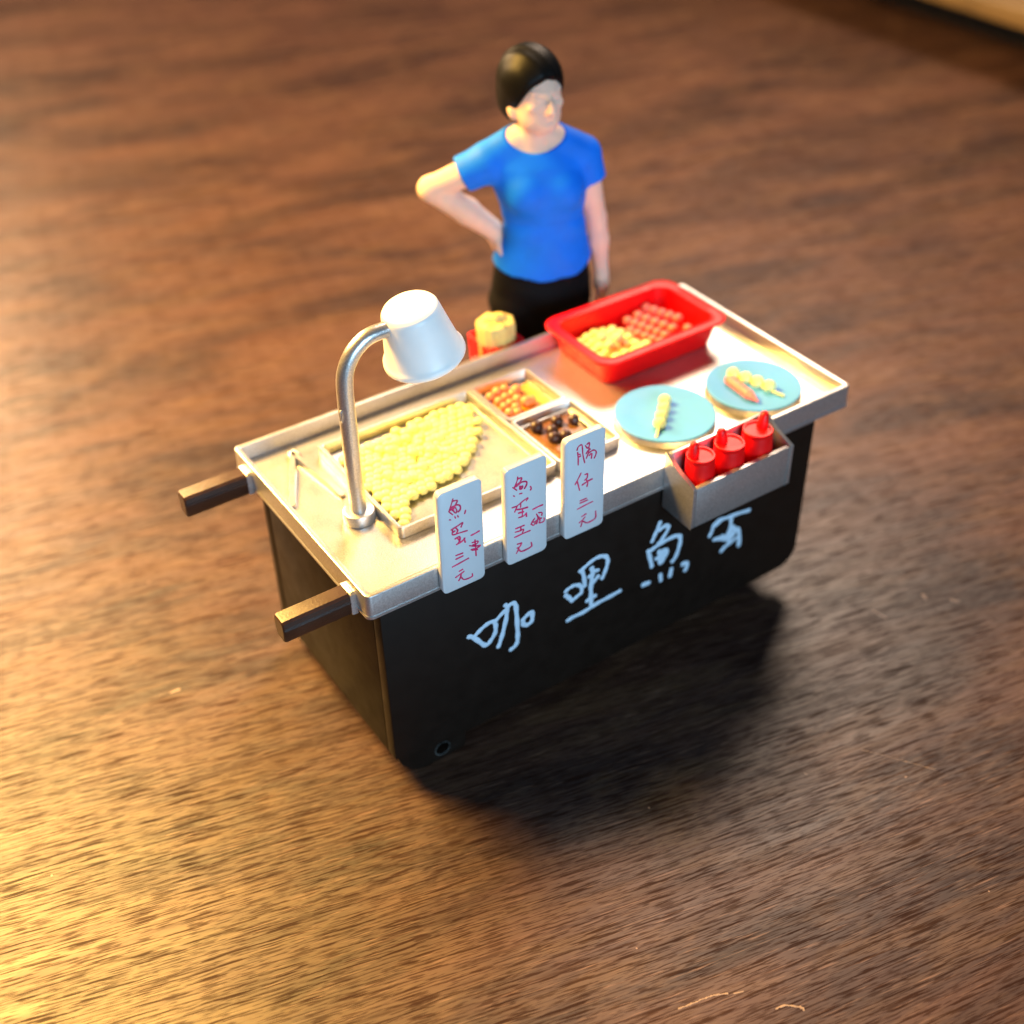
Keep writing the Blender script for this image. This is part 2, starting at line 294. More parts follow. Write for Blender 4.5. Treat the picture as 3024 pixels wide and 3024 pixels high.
SIGNS=[[[[[1.482,1.303],[1.453,1.223],[1.403,1.099]],[[1.47,1.267],[1.551,1.241],[1.513,1.175],[1.45,1.162]],[[1.403,1.099],[1.461,1.02]],[[1.428,1.119],[1.528,1.168],[1.593,1.128],[1.595,1.064],[1.559,1.028]],[[1.488,1.155],[1.475,1.098],[1.511,1.029],[1.536,1.059],[1.507,1.136],[1.456,1.096]],[[1.404,0.947],[1.423,0.938]],[[1.497,0.967],[1.506,0.937]],[[1.546,0.96],[1.554,0.935]],[[1.685,0.997],[1.667,0.947]]],[[[1.422,0.747],[1.536,0.773],[1.625,0.791],[1.593,0.726]],[[1.445,0.725],[1.441,0.646],[1.548,0.628],[1.696,0.607]],[[1.505,0.745],[1.532,0.69],[1.515,0.654]],[[1.443,0.688],[1.483,0.702]],[[1.48,0.552],[1.555,0.56],[1.561,0.492],[1.529,0.442]],[[1.498,0.429],[1.588,0.446],[1.65,0.482]],[[1.635,0.489],[1.651,0.405]],[[1.524,0.542],[1.559,0.46]]],[[[1.477,0.224],[1.597,0.216]],[[1.474,0.154],[1.599,0.159]],[[1.402,0.033],[1.549,0.05],[1.696,0.067]]],[[[1.52,-0.11],[1.581,-0.101]],[[1.45,-0.2],[1.537,-0.175],[1.604,-0.152]],[[1.552,-0.172],[1.534,-0.242],[1.501,-0.288]],[[1.544,-0.236],[1.591,-0.311],[1.672,-0.329],[1.744,-0.32],[1.747,-0.269]]],[[[1.76,0.484],[1.83,0.489],[1.906,0.502]]],[[[1.825,0.366],[1.829,0.22],[1.832,0.051]],[[1.773,0.335],[1.874,0.32],[1.852,0.276],[1.781,0.287]],[[1.721,0.3],[1.82,0.247],[1.915,0.217]],[[1.748,0.209],[1.838,0.193],[1.9,0.208]],[[1.767,0.194],[1.857,0.162]]]],[[[[2.62,1.208],[2.609,1.144],[2.558,1.037]],[[2.623,1.174],[2.69,1.159],[2.658,1.095],[2.595,1.067]],[[2.528,1.05],[2.597,0.968]],[[2.585,1.043],[2.684,1.083],[2.774,1.054],[2.777,0.996],[2.736,0.94]],[[2.656,1.021],[2.651,0.968],[2.691,0.959],[2.705,1.0],[2.656,1.003],[2.682,0.973]],[[2.537,0.887],[2.559,0.868]],[[2.645,0.877],[2.69,0.871]],[[2.849,0.927],[2.862,0.893],[2.848,0.862]]],[[[2.506,0.671],[2.605,0.668],[2.714,0.714],[2.801,0.732],[2.769,0.69]],[[2.6,0.661],[2.553,0.568]],[[2.669,0.696],[2.663,0.614]],[[2.59,0.599],[2.676,0.574],[2.79,0.556]],[[2.625,0.516],[2.711,0.505]],[[2.698,0.559],[2.692,0.428]],[[2.623,0.426],[2.71,0.419],[2.77,0.45]],[[2.765,0.452],[2.769,0.387]]],[[[2.565,0.234],[2.652,0.233],[2.725,0.228]],[[2.661,0.228],[2.66,0.151]],[[2.554,0.171],[2.632,0.159],[2.71,0.156],[2.677,0.074]],[[2.543,0.073],[2.686,0.079],[2.83,0.076]]],[[[2.591,-0.088],[2.669,-0.101]],[[2.585,-0.165],[2.636,-0.155],[2.669,-0.111]],[[2.627,-0.161],[2.598,-0.217],[2.569,-0.263]],[[2.616,-0.206],[2.653,-0.263],[2.737,-0.274],[2.854,-0.255],[2.85,-0.173]]],[[[2.889,0.467],[2.977,0.476],[3.074,0.475]]],[[[2.92,0.274],[2.873,0.227],[2.854,0.187]],[[2.873,0.217],[2.929,0.201],[2.9,0.146],[2.863,0.183]],[[2.958,0.344],[2.985,0.263],[2.966,0.184],[2.947,0.154]],[[2.995,0.356],[3.06,0.327],[3.055,0.28]],[[2.947,0.212],[3.003,0.235],[3.05,0.224]],[[3.003,0.265],[3.022,0.188],[3.003,0.157],[3.04,0.135],[3.096,0.143],[3.101,0.2]]]],[[[[3.721,1.241],[3.742,1.296],[3.805,1.312],[3.822,1.252],[3.836,1.108],[3.872,0.943]],[[3.733,1.194],[3.745,1.082],[3.747,0.953]],[[3.744,1.157],[3.782,1.141]],[[3.75,1.101],[3.788,1.107]],[[3.908,1.28],[3.95,1.294],[3.952,1.23],[3.931,1.207]],[[3.881,1.265],[3.915,1.203],[3.952,1.198]],[[3.895,1.105],[3.943,1.16],[3.975,1.157]],[[3.953,1.187],[3.944,1.117],[3.903,1.016]],[[3.955,1.101],[4.03,1.118],[4.085,1.079],[4.087,1.014],[4.056,0.957]],[[3.993,1.074],[3.956,1.047]],[[4.01,1.057],[4.001,0.974]]],[[[3.805,0.771],[3.757,0.688],[3.694,0.595]],[[3.737,0.631],[3.783,0.445]],[[3.882,0.71],[3.931,0.7],[3.922,0.627],[3.879,0.602]],[[3.912,0.588],[3.94,0.542],[3.926,0.46]],[[3.831,0.529],[3.935,0.556],[4.028,0.565]]],[[[3.798,0.226],[3.92,0.222]],[[3.799,0.18],[3.943,0.178]],[[3.746,0.08],[3.889,0.094],[4.045,0.103]]],[[[3.838,-0.111],[3.921,-0.092]],[[3.79,-0.215],[3.861,-0.179],[3.905,-0.142]],[[3.851,-0.209],[3.819,-0.31]],[[3.862,-0.214],[3.931,-0.281],[4.01,-0.289],[4.111,-0.26],[4.113,-0.122]]]]]
# ------------------------------------------------------------------ table
GZ = -4.3
t_ = bmesh.new(); add_box(t_, -150, 170, -70, 230, -3, 0)
tb = obj('table_top', t_, 'wood'); tb.location = (0, 0, GZ); tb.rotation_euler = (0, 0, rad(-14)); tag(tb, kind='structure')
# long pale scratches worn into the table varnish, lying with it
for pts, wd in (([(1.43, -5.86), (1.63, -5.91), (1.84, -5.95), (2.0, -6.0), (2.16, -6.08)], .013), ([(2.24, -6.13), (2.37, -6.18)], .012), ([(2.57, -6.65), (2.75, -6.71), (2.88, -6.84), (2.88, -6.9)], .016),
                ([(11.0, -1.79), (10.95, -1.9)], .03), ([(11.32, -2.21), (11.39, -2.32)], .03), ([(9.87, -1.56), (9.91, -1.84)], .03), ([(7.1, -3.9), (7.41, -4.34), (7.81, -4.94)], .004), ([(5.94, -3.73), (5.96, -3.78)], .015), ([(-2.16, 4.23), (-2.02, 4.21)], .025)):
    bm = bmesh.new(); pts = crom([(x, y, .001) for x, y in pts], 8)
    pts = [p + Vector((random.uniform(-1, 1), random.uniform(-1, 1), 0)) * wd * .45 for p in pts]
    rm = Matrix.Rotation(rad(14), 3, 'Z'); pts = [rm @ p for p in pts]
    add_tube(bm, pts, [wd * random.uniform(.45, 1.2) for _ in pts], 8, flat=(2, .2)); obj('scratch', bm, 'pale', tb)

# ------------------------------------------------------------------ cart
cart = thing('food_cart', 'black toy food cart with silver countertop, brown handles and white handwriting on its front', 'food cart', (4.7, 2.37, GZ))
CO = Vector((4.7, 2.37, GZ))
def cobj(name, bm, mat, parent=None, **k):
    """a mesh written in scene coordinates, parented to the cart"""
    bmesh.ops.translate(bm, verts=bm.verts, vec=-CO); return obj(name, bm, mat, parent or cart, **k)
def arc(cx, cz, r, a0, a1, n=8): return [(cx + r * math.cos(rad(a0 + (a1 - a0) * i / n)), cz + r * math.sin(rad(a0 + (a1 - a0) * i / n))) for i in range(n + 1)]
def side_outline(bot_r=-3.83):
    p = [(.205, -.40), (.205, -3.74)] + arc(.86, -3.70, .60, 188, 262, 7) + [(1.30, GZ + .012)] + arc(1.42, GZ + .15, .15, 290, 355, 3)[1:] + [(1.585, -3.94)]
    p += [(5.0, -3.89), (8.75, bot_r)] + arc(8.78, -3.38, .45, 275, 352, 7) + [(9.228, -3.0), (9.228, -.40)]
    return p
hole = [(1.10 + .135 * math.cos(2 * math.pi * i / 20), -4.035 + .135 * math.sin(2 * math.pi * i / 20)) for i in range(20)]
fp = cobj('front_panel', poly_prism(side_outline(), .04, .30, [hole]), 'black', bevel=.02)
sk = bmesh.new(); add_tube(sk, [(1.10 + .142 * math.cos(a), .036, -4.035 + .142 * math.sin(a)) for a in [2 * math.pi * i / 24 for i in range(24)]], .011, 6)
cobj('axle_socket', sk, 'hole_glint')
cobj('back_panel', poly_prism(side_outline(), 4.04, 4.30, [hole]), 'black', bevel=.02)
cobj('side_panel', box(.207, .42, .302, 4.038, -3.755, -.40), 'black', bevel=.012)
cobj('side_panel', box(9.0, 9.226, .302, 4.038, -3.4, -.40), 'black', bevel=.012)
cobj('floor_panel', box(.43, 8.99, .31, 4.03, -3.5, -3.38), 'black')
for x in (7.95,):
    for y in (.95, 3.3): cobj('foot', box(x, x + .5, y, y + .35, GZ + .003, -3.5), 'black', bevel=.03)
for y in (.42, 3.85): cobj('foot', box(.55, 1.35, y - .1, y + .1, -4.2, -3.5), 'black', bevel=.02)
# countertop: one moulded tray
R0 = .10
ct = cobj('countertop', dish([(.03, 9.97, .03, 4.71, .08, -.452), (-.012, 10.012, -.012, 4.752, .11, -.448), (-.014, 10.014, -.014, 4.754, .11, -.40), (0, 10, 0, 4.74, R0, -.385),
    (0, 10, 0, 4.74, R0, -.03), (.008, 9.992, .008, 4.732, .095, -.008), (.03, 9.97, .03, 4.71, .08, 0), (.075, 9.925, .075, 4.665, .05, 0), (.095, 9.905, .095, 4.645, .04, -.008), (.103, 9.897, .103, 4.637, .04, -.03),
    (.125, 9.875, .125, 4.615, .05, -.262), (.15, 9.85, .15, 4.59, .04, -.28)], n=5), 'silver', ang=30)
# push handles
for y0 in (.36, 4.02):
    prof = [(y0, -.17), (y0 + .04, -.135), (y0 + .28, -.135), (y0 + .32, -.17), (y0 + .335, -.29), (y0 + .31, -.50), (y0 + .27, -.56), (y0 + .05, -.56), (y0 + .01, -.50), (y0 - .015, -.30), (y0 + .008, -.275), (y0 - .006, -.25)]
    rings = []
    for x, s in ((-1.215, .82), (-1.20, .93), (-1.17, 1.0), (.03, 1.0)):
        cy, cz = y0 + .16, -.34; rings.append([(x, cy + (y - cy) * s, cz + (z - cz) * s) for y, z in prof])
    h = cobj('handle', loft(rings), 'brown', ang=28)
    prof2 = [(y0 + .01, -.18), (y0 + .05, -.155), (y0 + .27, -.155), (y0 + .31, -.18), (y0 + .31, -.5), (y0 + .01, -.5)]
    cobj('handle_collar', loft([[(x, y0 + .16 + (y - y0 - .16) * s, -.33 + (z + .33) * s) for y, z in prof2] for x, s in ((-.10, 1.14), (-.08, 1.2), (.0, 1.2))]), 'silver', h, ang=28)
# hand lettering on the front panel
for key in ('ga', 'li', 'yu', 'dan'): 
    s_ = strokes(fp, 'painted_character', PANEL[key], .040, .044, 'ink_white', CO)
# skewer cup shelf behind the counter
cobj('rear_shelf', box(5.2, 6.3, 4.757, 5.72, -.80, -.70), 'silver', bevel=.02)

# ------------------------------------------------------------------ price signs
def sign(x0, x1, zt, label, chars, names):
    t = thing('price_sign', label, 'price sign', ((x0 + x1) / 2, -.08, -.46), 0, 'white price signs clipped to the front rim'); O = t.location
    bm = loft([[(x, y, z) for x, z in rrect(x0 + i, x1 - i, -.46 + i, zt - i, .09, 5)] for y, i in ((-.004 - .012, .015), (-.03, 0), (-.138, 0), (-.15, .012))])
    bmesh.ops.translate(bm, verts=bm.verts, vec=-O); obj('board', bm, 'white', t, ang=50)
    bm = box((x0 + x1) / 2 - .25, (x0 + x1) / 2 + .25, -.018, -.002, -.40, -.05); bmesh.ops.translate(bm, verts=bm.verts, vec=-O); obj('rim_clip', bm, 'white', t)
    for c in chars: strokes(t, 'written_character', c, -.151, .0125, 'ink_red', O)
sign(1.225, 1.985, 1.47, 'leftmost white price sign, with red handwriting of six characters ending in a skewer sign', SIGNS[0], 0)
sign(2.40, 3.155, 1.40, 'middle white price sign on the rim, with red handwriting priced at five dollars a bowl', SIGNS[1], 0)
sign(3.50, 4.275, 1.47, 'rightmost white price sign, with only four red characters in a single column', SIGNS[2], 0)

# ------------------------------------------------------------------ lamp
lp = thing('table_lamp', 'silver gooseneck lamp with white bucket shade standing at the left of the countertop', 'lamp', (.98, 2.05, -.28))
obj('lamp_base', lathe([(.24, 0), (.262, .012), (.265, .03), (.265, .17), (.25, .20), (.22, .212), (0, .212)], 36), 'silver', lp)
path = crom([(0, 0, .2), (-.005, 0, .9), (0, 0, 1.6), (.0, 0, 2.25), (.03, 0, 2.72), (.15, 0, 3.0), (.32, 0, 3.17), (.52, 0, 3.26), (.86, 0, 3.27)], 6)
obj('lamp_pole', tube(path, [.138 - .012 * i / len(path) for i in range(len(path))], 20), 'silver', lp)
rg = bmesh.new(); add_tube(rg, [(-.135 + .006 * math.cos(a), -.05 + .045 * math.cos(a), 2.08 + .10 * math.sin(a)) for a in [i * math.pi / 8 for i in range(17)]], .014, 6); obj('mould_mark', rg, 'silver', lp)
sh = obj('lamp_shade', lathe([(0, .02), (.38, .02), (.42, .008), (.448, -.03), (.46, -.08), (.52, -.38), (.60, -.78), (.635, -.84), (.652, -.86), (.660, -.92), (.645, -.94), (.61, -.935), (.57, -.80), (.49, -.40), (.41, -.1), (0, -.07)], 48), 'shade', lp, ang=50)
sh.location = (1.205, 0, 3.50); sh.rotation_euler = (0, rad(-13), 0)
bb_ = obj('bulb', blob(.2, 1, 1, 1.2), 'white', sh); bb_.location = (0, 0, -.34)

# ------------------------------------------------------------------ tongs
tg = thing('serving_tongs', 'flat silver V-shaped tongs lying on the counter beside the lamp', 'tongs', (.55, 3.5, -.28))
def arm(p, q, wide):
    a, b = Vector(p), Vector(q); d = (b - a).normalized(); s = Vector((-d.y, d.x)); L_ = (b - a).length
    prof = [(0, .06), (.25 * L_, .065), (.62 * L_, .06), (.70 * L_, .055), (.78 * L_, wide * .8), (.93 * L_, wide), (.985 * L_, wide * .8), (L_, wide * .45)]
    top = []; 
    rings = []
    for t, w_ in prof:
        c = a + d * t; z = .11 if t < .66 * L_ else (.11 - .05 * ((t / L_ - .66) / .34))
        rings.append([(c.x + s.x * w_ - .55, c.y + s.y * w_ - 3.5, .001), (c.x + s.x * w_ * .7 - .55, c.y + s.y * w_ * .7 - 3.5, z), (c.x - s.x * w_ * .7 - .55, c.y - s.y * w_ * .7 - 3.5, z), (c.x - s.x * w_ - .55, c.y - s.y * w_ - 3.5, .001)])
    return loft(rings)
obj('tongs_arm', arm((.86, 4.22), (.21, 2.93), .075), 'silver', tg, ang=25)
obj('tongs_arm', arm((.87, 4.22), (1.04, 2.70), .075), 'silver', tg, ang=25)
obj('hinge', tube([(.80 - .55, 4.17 - 3.5, .04), (.83 - .55, 4.29 - 3.5, .05), (.91 - .55, 4.31 - 3.5, .05), (.95 - .55, 4.18 - 3.5, .04)], .052, 10), 'silver', tg)

# ------------------------------------------------------------------ pans
def pan(name, label, x0, x1, y0, y1, step=False):
    cx, cy = (x0 + x1) / 2, (y0 + y1) / 2; t = thing(name, label, 'pan', (cx, cy, -.28)); w_, d_ = (x1 - x0) / 2, (y1 - y0) / 2
    def r(i, rr, z): return (-w_ + i, w_ - i, -d_ + i, d_ - i, rr, z)
    rs = [r(.03, .1, .002), r(0, .10, .01), r(0, .10, .195), r(.008, .095, .212), r(.02, .09, .216), r(.055, .06, .216), r(.068, .055, .210), r(.076, .05, .195)]
    rs += [r(.09, .05, .10), r(.15, .04, .094), r(.17, .04, .08), r(.18, .04, .022)] if step else [r(.10, .05, .03), r(.125, .04, .018)]
    obj('pan_shell', dish(rs, 5), 'silver', t, ang=30); return t
pan('large_pan', 'large silver pan heaped with pale yellow fish balls, right of the lamp', 1.25, 4.335, 1.19, 4.04)
p2 = pan('small_pan', 'small silver pan of orange sauce behind the dark brown pan', 4.35, 5.63, 2.725, 4.04)
p3 = pan('small_pan', 'small silver pan of brown sauce with dark balls, behind the right price sign', 4.35, 5.69, 1.19, 2.71, True)
def sauce(name, label, x0, x1, y0, y1, z, mat, seed):
    bm = bmesh.new(); nx, ny = 16, 16; g = []
    for j in range(ny + 1):
        row = []
        for i in range(nx + 1):
            x = x0 + (x1 - x0) * i / nx; y = y0 + (y1 - y0) * j / ny; e = min(i, nx - i, j, ny - j)
            row.append(bm.verts.new((x - (x0 + x1) / 2, y - (y0 + y1) / 2, .03 * noise.noise(Vector((x * 2.2, y * 2.2, seed))) - (.03 if e == 0 else 0))))
        g.append(row)
    for j in range(ny):
        for i in range(nx): bm.faces.new((g[j][i], g[j][i + 1], g[j + 1][i + 1], g[j + 1][i]))
    bmesh.ops.solidify(bm, geom=bm.faces[:], thickness=.03)
    o = obj(name, bm, mat); o.location = ((x0 + x1) / 2, (y0 + y1) / 2, z); tag(o, label, 'sauce'); return o
sauce('orange_sauce', 'glossy orange curry sauce filling the rear small pan', 4.49, 5.50, 2.865, 3.78, -.205, 'orange', 3)
sauce('brown_sauce', 'brown gravy lying in the front small pan', 4.55, 5.49, 1.39, 2.51, -.195, 'gravy', 9)

# balls: one top-level object each
def balls(name, pts, bm, mat, label, cat, group, jit=.1):
    me = None
    for i, (x, y, z) in enumerate(pts):
        if me is None: o = obj(name, bm, mat, ang=80); me = o.data
        else: o = put(bpy.data.objects.new(name, me))
        o.location = (x, y, z); s = 1 + random.uniform(-jit, jit); o.scale = (s, s, s * random.uniform(.92, 1.05)); o.rotation_euler = (0, 0, random.random() * 6)
        tag(o, label, cat, group)
def inside(x, y, poly):
    c = False; n = len(poly)
    for i in range(n):
        (x1, y1), (x2, y2) = poly[i], poly[i - 1]
        if (y1 > y) != (y2 > y) and x < (x2 - x1) * (y - y1) / (y2 - y1) + x1: c = not c
    return c
heap = [(1.37,3.66),(2.3,3.68),(3.2,3.8),(4.0,3.82),(4.12,3.5),(3.85,3.36),(4.12,3.12),(3.76,3.0),(3.95,2.68),(3.56,2.74),(3.66,2.38),(3.3,2.5),(3.2,2.16),(2.9,2.1),(2.25,1.92),(1.85,1.86),(1.6,1.5),(1.45,1.31),(1.36,1.5)]
pts = []
for j in range(20):
    for i in range(22):
        x = 1.45 + i * .168 + (j % 2) * .084 + random.uniform(-.03, .03); y = 1.38 + j * .147 + random.uniform(-.03, .03)
        if inside(x, y, heap): pts.append((x, y, -.175 + random.uniform(-.01, .02)))
n1 = len(pts)
for x, y, z in list(pts):
    if random.random() < .28 and inside(x + .25, y - .22, heap) and inside(x - .2, y + .2, heap) and inside(x + .2, y + .25, heap): pts.append((x + .08, y + .07, z + .07))
balls('fish_ball', pts, blob(.105, sz=.72, sub=2, rough=.06), 'fishball', 'pale yellow fish ball heaped in the large silver pan', 'fish ball', 'fish balls heaped in the large pan', .07)
sp = [(4.57, 3.62), (4.75, 3.68), (4.93, 3.70), (4.62, 3.42), (4.80, 3.48), (4.98, 3.50), (5.10, 3.58), (4.60, 3.22), (4.77, 3.28), (4.94, 3.30), (4.58, 3.02), (4.76, 3.08), (4.70, 2.95), (5.0, 3.12)]
balls('curry_fish_ball', [(x, y, -.15 + random.uniform(-.01, .03)) for x, y in sp], blob(.10, sub=2), 'salmon', 'orange curry-coated fish ball crowding the left of the orange sauce', 'fish ball', 'fish balls in the orange sauce')
balls('curry_fish_ball', [(5.12, 3.14, -.155)], blob(.10, sub=2), 'salmon', 'single orange fish ball apart from the others, in the middle of the orange sauce', 'fish ball', None)
bp_ = [((4.70, 2.36), 'dark brown meatball nearest the large pan, at the rear left of the brown gravy'), ((5.10, 2.30), 'dark brown meatball in the middle of the rear row of the gravy pan'), ((5.37, 2.17), 'dark brown meatball farthest right in the gravy pan'),
       ((4.86, 2.10), 'dark brown meatball touching the lower one, at the centre of the gravy pan'), ((4.76, 1.92), 'dark brown meatball at the front of the visible group in the gravy pan'), ((4.96, 1.84), 'dark brown meatball half hidden behind the right price sign')]
for (x, y), lb in bp_: balls('meatball', [(x, y, -.125)], blob(.115, sub=3, sz=.95), 'choc', lb, 'meatball', 'dark meatballs in the brown gravy')

# ------------------------------------------------------------------ red basin
bs = thing('red_basin', 'bright red plastic basin with wide flared rim, holding dumplings and sausages', 'basin', (7.92, 3.66, -.28))
w1, d1 = 1.28, .80; W1, D1 = 1.56, 1.03
def rr_(w_, d_, r, z): return (-w_, w_, -d_, d_, r, z)
obj('basin_shell', dish([rr_(w1 - .03, d1 - .03, .2, .0), rr_(w1, d1, .22, .03), rr_(w1 + .13, d1 + .10, .27, .50), rr_(w1 + .15, d1 + .12, .28, .535),
    rr_(W1 - .02, D1 - .02, .36, .555), rr_(W1, D1, .37, .57), rr_(W1, D1, .37, .595), rr_(W1 - .025, D1 - .025, .36, .612), rr_(w1 + .06, d1 + .03, .26, .600), rr_(w1 + .035, d1 + .005, .25, .585), rr_(w1 - .03, d1 - .05, .2, .11), rr_(w1 - .10, d1 - .12, .14, .075)], 8), 'red', bs, ang=50)
obj('floor_ridge', tube([(w1 + .135, -.45, .602), (w1 + .145, 0, .604), (w1 + .135, .42, .602)], .022, 8), 'red', bs)
# dumplings
dp = []
for x, y, z in [(6.95, 4.12, 0), (7.15, 4.17, .02), (7.36, 4.2, .02), (7.56, 4.2, 0), (7.75, 4.15, 0), (6.92, 3.92, 0), (7.12, 3.95, .04), (7.33, 3.98, .06), (7.55, 3.98, .05), (7.78, 3.93, .02), (6.93, 3.70, .0), (7.12, 3.73, .05), (7.34, 3.75, .08), (7.57, 3.73, .06), (7.78, 3.70, .02),
                (6.95, 3.48, 0), (7.13, 3.50, .04), (7.34, 3.52, .06), (7.56, 3.50, .05), (7.78, 3.47, 0), (6.97, 3.25, 0), (7.17, 3.27, .02), (7.38, 3.27, .03), (7.60, 3.27, .02), (7.8, 3.30, 0), (7.20, 3.06, 0), (7.42, 3.06, 0), (7.02, 3.05, 0), (7.25, 3.84, .17), (7.45, 3.62, .18), (7.2, 3.55, .15), (7.5, 3.86, .15)]:
    dp.append((x, y, z - .08))
balls('dumpling', dp, blob(.125, 1, 1, .85, 2, .22, 4), 'dumpling', 'cream yellow dumpling in the pile at the left of the red basin', 'dumpling', 'dumplings piled in the red basin', .12)
balls('dumpling', [(7.97, 3.36, -.09)], blob(.11, 1.2, .9, .8, 2, .1, 5), 'dumpling', 'cream dumpling sticking out of the pile towards the sausages', 'dumpling', None, .02)
# sausages: strings of small pink links
def links(p, q, n, r, label, z=0, stick=True):
    a, b = Vector((*p, z)), Vector((*q, z)); t = thing('sausage_string', label, 'sausage', tuple((a + b) / 2), 0, 'pink sausage strings in the red basin')
    for i in range(n):
        c = a.lerp(b, i / (n - 1)) - t.location
        o = obj('link', blob(r, 1, 1.12, .95, 2), 'pink', t, ang=80) if i == 0 else put(bpy.data.objects.new('link', t.children[0].data), t)
        o.location = c; o.rotation_euler = (0, 0, math.atan2((b - a).y, (b - a).x) + math.pi / 2)
links((8.02, 3.92), (8.22, 3.26), 5, .095, 'pink sausage string nearest the dumpling pile', -.07)
links((8.18, 4.22), (8.42, 3.36), 6, .095, 'pink sausage string second from the dumplings', -.04)
links((8.44, 4.22), (8.68, 3.44), 5, .105, 'pink sausage string second from the right end', -.02)
links((8.73, 4.34), (8.98, 3.66), 5, .105, 'pink sausage string lying farthest from the dumplings', 0)
o = obj('sausage_piece', blob(.10, 1, 1.2, .9), 'pink'); o.location = (8.98, 3.34, -.07); tag(o, 'single pink sausage end lying apart at the right of the strings', 'sausage')

# ------------------------------------------------------------------ plates
def plate(x, y, r, label):
    t = thing('plate', label, 'plate', (x, y, -.28), 0, 'light blue plates on the counter')
    obj('dish', lathe([(r * .96, .118), (r, .135), (r, .155), (r * .985, .168), (r * .94, .165), (r * .60, .105), (r * .56, .098), (0, .098)], 56), 'plate', t)
    obj('foot', lathe([(r * .97, 0), (r * 1.005, .01), (r * 1.0, .06), (r * .97, .125), (r * .9, .10), (r * .5, .06), (0, .06)], 56), 'silver', t)
plate(6.81, 1.385, .905, 'light blue plate beside the silver pans, with one skewer on it')
plate(8.71, 1.165, .875, 'light blue plate at the right end, with a skewer and a pink sausage')
def skewer(pts, end, r, z, label):
    c = Vector((*pts[0], z)).lerp(Vector((*pts[-1], z)), .5)
    t = thing('fish_ball_skewer', label, 'skewer', tuple(c), 0, 'fish ball skewers on the blue plates')
    obj('stick', tube([Vector((*pts[0], z - .02)) - c, Vector((*end, z - .04)) - c], .026, 8), 'fishball', t)
    me = None
    for i, p in enumerate(pts):
        if me is None: o = obj('fish_ball', blob(r, 1, 1, .95, 3), 'fishball', t, ang=80); me = o.data
        else: o = put(bpy.data.objects.new('fish_ball', me), t)
        o.location = Vector((*p, z)) - c
skewer([(7.03, 1.66), (6.86, 1.48), (6.68, 1.32), (6.50, 1.155)], (6.22, .90), .115, -.09, 'skewer of four pale yellow fish balls alone on its plate')
skewer([(8.62, 1.62), (8.71, 1.38), (8.79, 1.15), (8.87, .92)], (8.90, .58), .12, -.09, 'skewer of four pale yellow fish balls beside a pink sausage')
t = thing('sausage', 'scored pink sausage with a pointed end, on the right blue plate', 'sausage', (8.40, 1.1, -.10))
pp = []; rr2 = []
for i in range(33):
    u = i / 32; pp.append((.02 - .05 * u, .42 - .84 * u, 0)); rr2.append(.098 * (1 if u < .72 else max(.22, 1 - (u - .72) / .28 * .85)) * (1 - .13 * (math.cos(u * 2 * math.pi * 8) > .5)))
obj('casing', tube(pp, rr2, 14), 'pink', t, ang=60)

# ------------------------------------------------------------------ sauce rack and bottles
rk = thing('sauce_rack', 'open silver sauce box hung on the front rim, holding three red bottles', 'sauce rack', (6.76, -.38, -.84)); RO = rk.location.copy()
def robj(name, bm, mat, **k):
    bmesh.ops.translate(bm, verts=bm.verts, vec=-RO); return obj(name, bm, mat, rk, **k)
X0, X1, YF, YB = 5.65, 7.88, -.75, -.018
def wall_x(x0, x1):
    return loft([[(x, y, z) for y, z in ((YF, -.84), (YF, -.03), (YF + .40, .10), (YF + .60, .22), (YB, .30), (YB, -.80))] for x in (x0, x1)])
robj('end_wall', wall_x(X0, X0 + .09), 'silver', bevel=.012)
robj('end_wall', wall_x(X1 - .09, X1), 'silver', bevel=.012)
robj('front_wall', box(X0 + .091, X1 - .091, YF, YF + .09, -.838, -.032), 'silver', bevel=.012)
robj('back_wall', box(X0 + .091, X1 - .091, YB - .07, YB, -.78, .298), 'silver', bevel=.012)
robj('floor', box(X0 + .091, X1 - .091, YF + .091, YB - .071, -.82, -.74), 'silver')
def bottle(x, y, r, zt, na, lean, label, lx=0):
    t = thing('sauce_bottle', label, 'bottle', (x, y, -.738), 0, 'red squeeze bottles in the sauce box'); H = zt + .738; t.rotation_euler = (0, lx, 0)
    obj('bottle_body', lathe([(r * 1.1, 0), (r * 1.16, .03), (r * 1.1, H * .45), (r * .99, H - .10), (r * .97, H - .08)], 32), 'red', t)
    obj('cap', lathe([(r * .96, H - .085), (r * .99, H - .07), (r * .985, H - .01), (r * .95, H), (r * .84, H), (r * .80, H - .03), (0, H - .03)], 32), 'red', t)
    nx, ny = .52 * r * math.cos(na), .52 * r * math.sin(na)
    obj('nozzle', tube([(nx, ny, H - .06), (nx + lean * .4, ny, H + .06), (nx + lean * .8, ny + .01, H + .13), (nx + lean, ny + .01, H + .17)], [.10, .096, .088, .078], 12), 'red', t)
bottle(6.10, -.37, .245, .30, rad(150), .02, 'red squeeze bottle at the left end of the sauce box, nozzle at its left')
bottle(6.73, -.37, .262, .29, rad(120), -.02, 'middle red squeeze bottle in the sauce box, with the thickest nozzle')
bottle(7.37, -.36, .262, .30, rad(20), .05, 'red squeeze bottle at the right end of the sauce box, nozzle at its right')

